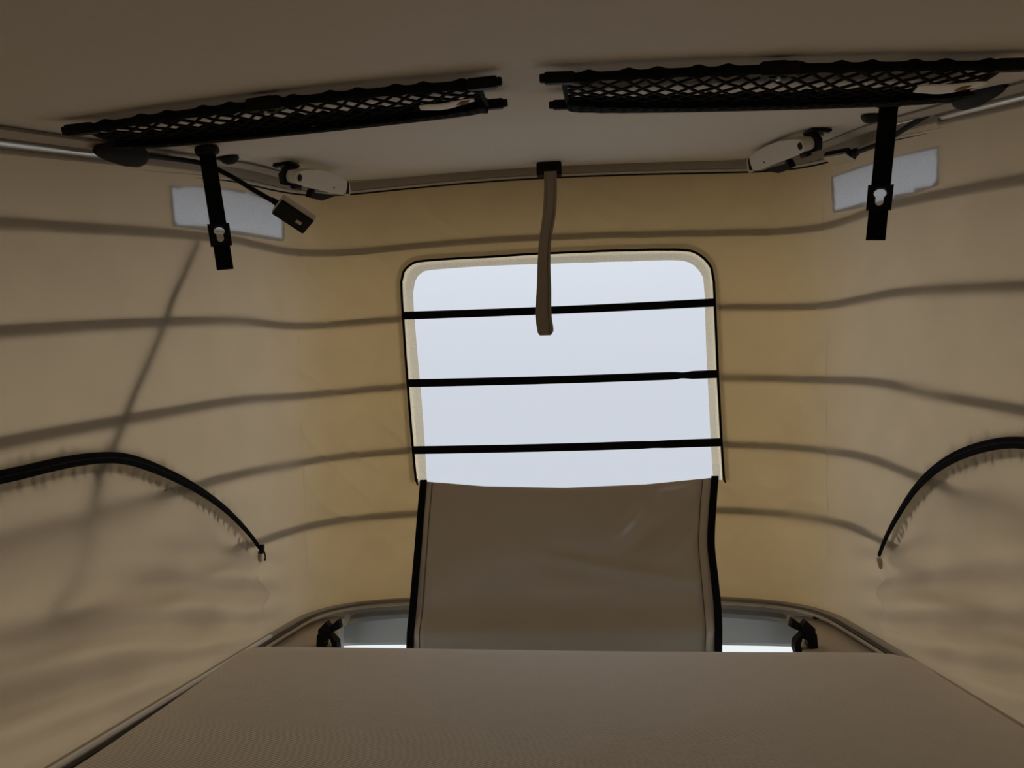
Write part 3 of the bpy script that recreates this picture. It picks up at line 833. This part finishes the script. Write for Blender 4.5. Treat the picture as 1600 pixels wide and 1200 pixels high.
# ================================================================== CEILING NETS
def net(name, quad_px, label, tag_s, clip_s):
    TLp, TRp, BLp, BRp = [onceil(*p, .010) for p in quad_px]
    root = empty(name, (TLp+BRp)/2, label, 'storage net', 'storage nets on the ceiling')
    def pos(s, v, sag=1.):
        a = TLp*(1-s)+TRp*s; b = BLp*(1-s)+BRp*s; p = a*(1-v)+b*v
        zz = float(zc(p.x, p.y))+H-.012
        zz -= sag*(.012*math.sin(math.pi*v)+.010*v)*math.sin(math.pi*min(max(s, .02), .98))**.35
        return Vector((p.x, p.y, zz))
    Wl = (TRp-TLp).length; Hh = (BLp-TLp).length
    # knotted net: two families of zigzag cords
    nc = int(Wl/.0125); nr = 12
    mb = MB()
    rnd = random.Random(5)
    jit = {}
    def node(i, j):
        if (i, j) not in jit:
            jit[(i, j)] = pos(min(max((i+rnd.uniform(-.22, .22))/nc, 0), 1), min(max(j/nr+rnd.uniform(-.012, .012), 0), 1)); 
        return jit[(i, j)]
    for j in range(nr):
        for i in range(nc+1):
            if (i+j) % 2: continue
            for di in (-1, 1):
                if 0 <= i+di <= nc:
                    a, b = node(i, j), node(i+di, j+1)
                    mb.tube([a, b], .0018, 5)
    # slack second layer drawn together along the front cord
    for j in range(8):
        for i in range(nc+1):
            if (i+j) % 2: continue
            for di in (-1, 1):
                if 0 <= i+di <= nc:
                    a = pos((i+.3)/nc if i < nc else 1, .52+.06*j)+Vector((0, 0, -.010))
                    b = pos(min((i+di+.3)/nc, 1), .52+.06*(j+1))+Vector((0, 0, -.010 if j < 7 else -.002))
                    mb.tube([a, b], .0019, 5)
    for j in range(9):
        for i in range(nc+1):
            if (i+j) % 2 == 0: continue
            for di in (-1, 1):
                if 0 <= i+di <= nc:
                    mb.tube([pos(i/nc, .64+.04*j)+Vector((0, 0, -.006)), pos((i+di)/nc, .64+.04*(j+1))+Vector((0, 0, -.006))], .0022, 5)
    n_ = mb.build('netting', 'nett', root); n_['kind'] = 'stuff'
    # edge cords with gathers
    for v, r in ((0., .0050), (1., .0075)):
        m = 150; P = []; R = []
        for i in range(m):
            s = i/(m-1); P.append(pos(s, v, .6))
            g = max(math.exp(-(((s*6.2+.35) % 1-.3)/.09)**2), math.exp(-(((s*6.2+.35) % 1-.72)/.09)**2))
            R.append(r*(1+.55*g))
        MB().tube(P, R, 8).build('edge_cord', 'black', root)
    for s in (0., 1.):
        MB().tube([pos(s, k/8) for k in range(9)], .003, 6).build('end_cord', 'black', root)
        for v in (0., 1.):
            p = pos(s, v); n = ceil_n(p.x, p.y); sg = -1 if s < .5 else 1
            X = (TRp-TLp).normalized(); Y = n.cross(X)
            h = MB().box(p+X*sg*.004, (.034, .015, .012), X, Y, n, bev=.003)
            h.box(p+X*sg*.020+n*.0, (.012, .010, .009), X, Y, n, bev=.002)
            hk = h.build('end_hook', 'blackp', root)
            if v == 1.: MB().lathe([(.003, 0), (.003, .003), (.0015, .004)], p+n*.006+X*sg*-.004, X, Y, n, 10).build('rivet', 'metal', hk)
    p = pos(clip_s, 0.); n = ceil_n(p.x, p.y); X = (TRp-TLp).normalized(); Y = n.cross(X)
    h = MB(); h.box(p, (.042, .016, .014), X, Y, n, bev=.004); h.box(p-Y*.006, (.022, .014, .018), X, Y, n, bev=.004)
    hk = h.build('middle_hook', 'blackp', root)
    MB().lathe([(.003, 0), (.003, .003), (.0015, .004)], p+n*.008, X, Y, n, 10).build('rivet', 'metal', hk)
    # white sewn-in tag, curled
    a, b, v0, v1, up_ = tag_s
    gx = np.zeros((16, 5)); gy = gx.copy(); gz = gx.copy()
    for i in range(16):
        for j in range(5):
            s = a+(b-a)*i/15; q = pos(s, (v0+v1)/2+(v1-v0)*(j/4-.5)*(.25+.75*math.sin(math.pi*min(1, .12+.8*i/15))**.7))+Vector((0, 0, -.013-.003*math.sin(i/15*4)-(.004*max(0, abs(i/15-.5)*2-.6))))
            gx[i, j], gy[i, j], gz[i, j] = q
    tg, _a, _b = grid_obj('care_tag', gx, gy, gz, 'white'); tg.parent = root; tg.matrix_parent_inverse = Matrix.Translation(root.location).inverted(); tg['label'] = 'white sewn-in tag with brown mark'
    sm = tg.modifiers.new('thick', 'SOLIDIFY'); sm.thickness = .0008
    k = 12 if up_ else 10
    c = Vector((gx[k, 2], gy[k, 2], gz[k, 2]-.0022))
    X = (Vector((gx[k+1, 2], gy[k+1, 2], gz[k+1, 2]))-Vector((gx[k, 2], gy[k, 2], gz[k, 2]))).normalized()
    MB().prism([(-.008, -.002), (.003, -.004), (.008, .003), (-.002, .004)], c, X, (X.cross(Vector((0, 0, 1)))).normalized(), Vector((0, 0, 1)), .0008).build('tag_print', 'brown', tg)
    return root
net('storage_net', [(132, 199), (748, 128), (205, 213), (762, 157)], 'black ceiling net whose pale tag sits by the gap between both nets', (.85, .985, .06, .20, True), .47)
net('storage_net', [(880, 119), (1572, 99), (888, 157), (1480, 141)], 'longer black ceiling net reaching the right roof rail, tag at outer end', (.82, .975, .06, .24, False), .50)

# ================================================================== KEYHOLE STRAPS
def keyhole(cx, cy, R, r, L):
    o = []
    a0 = math.asin(r/R)
    for k in range(15):
        a = -math.pi/2+a0+(2*math.pi-2*a0)*k/14; o.append((cx+R*math.cos(a), cy+R*math.sin(a)))
    for k in range(8):
        a = math.pi+math.pi*k/7; o.append((cx+r*math.cos(a), cy-L+r*math.sin(a)))
    return o
def key_strap(top, bot, pl, label, tw):
    root_p = onceil(*top); y = root_p.y
    T = aty(top[0]+(bot[0]-top[0])*.03, top[1]+6, y); B = aty(bot[0], bot[1], y-.01)
    r = empty('keyhole_strap', root_p, label, 'strap', 'black keyhole straps')
    n = ceil_n(root_p.x, root_p.y); X = Vector((1, 0, 0)); X = (X-n*X.dot(n)).normalized(); Y = n.cross(X)
    prof = [(.010, -.003), (.017, 0), (.0185, .004), (.0185, .009), (.016, .013), (.008, .015)]
    MB().lathe(prof, root_p, X*1.05, Y, n, 24).build('knob', 'rubber', r)
    ax = (T-B); Ln = ax.length; ax.normalize(); fw = CAM-B; fw = (fw-ax*fw.dot(ax)).normalized()
    xw = ax.cross(fw).normalized()
    if xw.x < 0: xw = -xw
    wd = .0125
    kz = pl*Ln
    poly = [(-wd, 0), (wd, 0), (wd, Ln*.5), (wd, Ln), (-wd, Ln), (-wd, Ln*.5)]
    kh = keyhole(0, kz+.006, .0085, .0052, .014)
    MB().prism(poly, B, xw, ax, fw, .0022, kh).build('webbing', 'black', r)
    ph = .018
    pp = [(-.016, kz-ph), (.016, kz-ph), (.0165, kz+ph), (-.0165, kz+ph)]
    MB().prism(pp, B+fw*.0022, xw, ax, fw, .0022, kh).build('keyhole_plate', 'rubber', r)
    MB().prism(pp, B-fw*.0022, xw, ax, fw, .0022, kh).build('keyhole_plate', 'rubber', r)
    return r
key_strap((322, 229), (352, 421), .285, 'black keyhole strap hanging over the silver patch left of gooseneck lamp head', 0)
key_strap((1390, 152), (1368, 375), .30, 'black keyhole strap hanging over the silver patch on the right wall', 0)
for px, py, lb in ((358, 245, 'small black knob on ceiling just right of left keyhole strap'), (1362, 180, 'small black knob on ceiling just left of right keyhole strap')):
    p = onceil(px, py); n = ceil_n(p.x, p.y); X = Vector((1, 0, 0)); X = (X-n*X.dot(n)).normalized(); Y = n.cross(X)
    k = MB().lathe([(.008, -.002), (.0165, 0), (.0175, .003), (.013, .010), (.007, .013)], p, X, Y, n, 22).build('turn_knob', 'rubber'); tag(k, lb, 'knob', 'small knobs on the ceiling')

# ================================================================== READING LAMPS
def lamp_base(root, ua, ub, flip):
    a = atx(*ua, XC+flip*.600); b = atx(*ub, XC+flip*.600)
    P = [a*(1-k/12)+b*k/12 for k in range(13)]
    R = [.004+.014*min(1, (k/12)*1.7)**.6 if k < 11 else (.0165 if k == 11 else .013) for k in range(13)]
    MB().tube(P, R, 14, ell=.8).build('base', 'rubber', root)
    MB().tube([P[-1], P[-1]+(b-a).normalized()*.012], [.008, .006], 12).build('neck_collar', 'blackp', root)
    return P[-1]
r = empty('reading_lamp', atx(196, 238, XC-.635), 'black gooseneck reading lamp on left rail, square head bent down beside silver patch', 'lamp', 'gooseneck reading lamps')
s0 = lamp_base(r, (148, 235), (222, 243), -1)
neck = crom([tuple(s0), tuple(atx(262, 247, -.63)), tuple(atx(318, 256, -.60)), tuple(aty(360, 275, 1.16)), tuple(aty(400, 299, 1.155)), tuple(aty(432, 317, 1.15))], 8)
MB().tube([Vector(p) for p in neck], .0042, 10).build('gooseneck', 'blackp', r)
hc = aty(458.5, 337, 1.14)
_c = lambda a, b, d: (CR*a+CU*b+CF*d).normalized()
ux = _c(45, -29, 26); vy = _c(25, 15, -26); vy = (vy-ux*vy.dot(ux)).normalized()
face = ux.cross(vy)
if face.dot(CF) > 0: face = -face
hd_ = MB().box(hc-face*.004, (.061, .041, .011), ux, vy, face, bev=.003).build('lamp_head', 'cream', r)
MB().box(hc+face*.0035, (.058, .038, .004), ux, vy, face, bev=.002).build('diffuser_face', 'blackp', hd_)
MB().box(hc+face*.006+ux*.012, (.010, .007, .0015), ux, vy, face, bev=.001).build('touch_pad', 'led', hd_)
MB().tube([Vector(neck[-1])-ux*.010, Vector(neck[-1])+ux*.012], [.0045, .007], 10).build('head_socket', 'blackp', r)

r = empty('reading_lamp', atx(1520, 150, XC+.635), 'black gooseneck reading lamp on right rail, neck bent along rail with head edge-on', 'lamp', 'gooseneck reading lamps')
s0 = lamp_base(r, (1572, 132), (1498, 155), 1)
neck = crom([tuple(s0), tuple(atx(1462, 172, .592)), tuple(atx(1420, 197, .585)), tuple(atx(1382, 221, .580)), tuple(atx(1352, 233, .578)), tuple(atx(1338, 238, .577))], 8)
MB().tube([Vector(p) for p in neck], .0048, 10).build('gooseneck', 'blackp', r)
e = Vector(neck[-1]); ux = (aty(1285, 248, e.y+.07)-e).normalized()
MB().lathe([(.006, -.004), (.0085, 0), (.0085, .006), (.005, .010)], e, ux.orthogonal().normalized(), ux.cross(ux.orthogonal()).normalized(), ux, 14).build('head_socket', 'blackp', r)
c = e+ux*.038; zz = Vector((-.25, -.2, -1)); zz = (zz-ux*zz.dot(ux)).normalized(); vy = zz.cross(ux)
hd_ = MB().box(c, (.060, .030, .010), ux, vy, zz, bev=.003).build('lamp_head', 'rubber', r)
MB().box(c+zz*.008, (.056, .034, .004), ux, vy, zz, bev=.002).build('diffuser_face', 'metal', hd_)

# ================================================================== ROOF LATCHES
def latch(pivot, end, yp, ye, sg, plate_px, label):
    P = aty(*pivot, yp); E = aty(*end, ye)
    root = empty('roof_latch', P, label, 'latch', 'roof latches on the front rail')
    ax = (E-P); L = ax.length; ax.normalize()
    fw = CAM-P; fw = (fw-ax*fw.dot(ax)).normalized(); up = fw.cross(ax)
    if up.z < 0: up = -up
    # arm cover profile (x along arm)
    prof = []
    for k in range(9):
        a = math.pi/2+math.pi*k/8; prof.append((.014*math.cos(a), .013*math.sin(a)))
    prof += [(L*.35, -.017), (L*.7, -.020), (L*.92, -.021), (L*1.0, -.015), (L*1.02, 0), (L*1.0, .013), (L*.85, .019), (L*.6, .024), (L*.35, .024), (L*.15, .019)]
    arm = MB().prism(prof, P, ax, up, fw, .022).build('arm_cover', 'cream', root, ang=50)
    bev = arm.modifiers.new('bev', 'BEVEL'); bev.width = .002; bev.segments = 2; bev.limit_method = 'ANGLE'
    MB().lathe([(.0070, .0), (.0070, .0140), (.004, .0150)], P, ax, up, fw, 16).build('pivot_pin', 'blackp', root)
    MB().lathe([(.0105, .009), (.0105, .0118)], P, ax, up, fw, 18).build('pivot_ring', 'beadcream', root)
    MB().lathe([(.0016, .0), (.0016, .0122)], P+ax*L*.72-up*.008, ax, up, fw, 8).build('screw', 'rubber', root)
    # black bracket: plate on the ceiling and a cheek down to the pivot
    Q = onceil(*plate_px); n = ceil_n(Q.x, Q.y); X = Vector((sg, 0, 0)); X = (X-n*X.dot(n)).normalized(); Y = n.cross(X)
    br = MB(); br.box(Q+n*.003, (.040, .055, .005), X, Y, n, bev=.002)
    mid = Q+X*.014+n*.003; bk_ = -fw*.017
    br.strip([mid, mid*.45+(P-ax*.008+bk_)*.55, P-ax*.008+bk_, P-ax*.002-up*.019+bk_], ax, [.034, .032, .034, .026], fw, .010)
    br.build('bracket', 'blackp', root)
    for k in (-1, 1): MB().lathe([(.004, 0), (.004, .003), (.002, .0045)], Q+n*.0055-X*.010+Y*.016*k, X, Y, n, 10).build('bolt', 'metal', root)
    MB().box(P-up*.019+ax*.010, (.026, .012, .010), ax, fw, up, bev=.002).build('link', 'blackp', root)
    lv = [(L*.34, -.022), (L*.37, -.018), (L*.40, -.026), (L*.85, -.024), (L*.55, -.040), (L*.32, -.036)]
    MB().prism(lv, P-fw*.002, ax, up, fw, .014).build('lever', 'blackp', root)
    cap = [(L*1.0, -.020), (L*1.10, -.021), (L*1.12, -.012), (L*1.08, .006), (L*1.03, .014)]
    MB().prism(cap, P, ax, up, fw, .020).build('end_cap', 'beadcream', root)
    MB().prism([(L*1.012, -.017), (L*1.075, -.016), (L*1.05, .004), (L*1.025, .011)], P+fw*.0105, ax, up, fw, .002).build('end_slot', 'blackp', root)
latch((460, 276.5), (535, 290), 1.43, 1.62, 1, (447, 257), 'cream and black roof latch near the left lamp head')
latch((1259, 225.5), (1180, 252), 1.46, 1.68, -1, (1277, 204), 'cream and black roof latch near the right roof corner, opened steeper')

# ================================================================== PULL STRAP
yb = 1.775
bc = aty(858, 265, yb)
r = empty('pull_strap', bc, 'taupe webbing pull strap hanging from black buckle before the window', 'strap')
bk = MB().box(bc, (.062, .034, .020), (1, 0, 0), (0, 0, 1), (0, -1, 0), bev=.005).build('buckle', 'blackp', r)
MB().box(bc+Vector((0, -.011, .010)), (.030, .004, .004), bev=.001).build('buckle_lip', 'rubber', bk)
SP = [(860, 268), (860, 300), (858, 335), (852, 375), (850, 410), (850, 450), (849, 490), (852, 514), (852, 520), (852, 524)]
WS = [.031, .032, .032, .030, .031, .035, .039, .039, .035, .026]
YS = [1.763, 1.760, 1.758, 1.757, 1.756, 1.756, 1.756, 1.756, 1.756, 1.756]
pts = [tuple(aty(*p, y))+(wd,) for p, y, wd in zip(SP, YS, WS)]
S4 = crom(pts, 10)
tw = [Vector((1, .12*math.sin(i/len(S4)*3.0), 0)) for i in range(len(S4))]
wb = MB().strip([Vector(p[:3]) for p in S4], tw, [p[3] for p in S4], [Vector((v.y, -v.x, 0)) for v in tw], .005).build('webbing', 'strap', r)
bev = wb.modifiers.new('bev', 'BEVEL'); bev.width = .0018; bev.segments = 2; bev.limit_method = 'ANGLE'
for dxx in (-.3, .3):
    MB().tube([Vector(p[:3])+Vector((dxx*p[3], -.0028-.3*dxx*0.01*0, 0))-tw[i].normalized()*0 for i, p in enumerate(S4[1:-3])], .0008, 5).build('stitching', 'seam', r)

# ================================================================== BED HOOKS behind the mattress edge
def hook(px, sd, label):
    B = aty(px, 1016, 1.56); S = lambda X, Z: B+Vector((X*sd, 0, Z))
    r = empty('bed_hook', B, label, 'hook', 'black hooks on the headliner')
    D = Vector((1, 0, 0)); Zv = Vector((0, 0, 1)); Yv = Vector((0, -1, 0))
    body = [(-.024, -.02), (.016, -.02), (.022, .004), (.020, .020), (.004, .036), (-.022, .034)]
    hole = [(-.008, .002), (.004, .000), (.011, .010), (.006, .026), (-.003, .022)]
    MB().prism([(a*sd, b) for a, b in body], B, D, Zv, Yv, .026, [(a*sd, b) for a, b in hole]).build('body', 'blackp', r)
    MB().prism([(a*sd, b) for a, b in [(-.020, .032), (.000, .032), (.006, .048), (-.004, .060), (-.020, .044)]], B, D, Zv, Yv, .022).build('claw', 'rubber', r)
    MB().prism([(a*sd, b) for a, b in [(.000, .036), (.010, .038), (.026, .046), (.022, .062), (.018, .062), (.004, .050)]], B+Vector((0, .004, 0)), D, Zv, Yv, .018).build('claw', 'rubber', r)
    MB().tube([S(.004, .020)+Vector((0, -.012, 0)), S(.001, .006)+Vector((0, -.012, 0)), S(-.001, -.004)+Vector((0, -.010, 0))], .0015, 6).build('spring_wire', 'metal', r)
hook(514, 1, 'black plastic hook on headliner left of the grey cab header')
hook(1257, -1, 'black plastic hook on headliner right of the grey cab header')
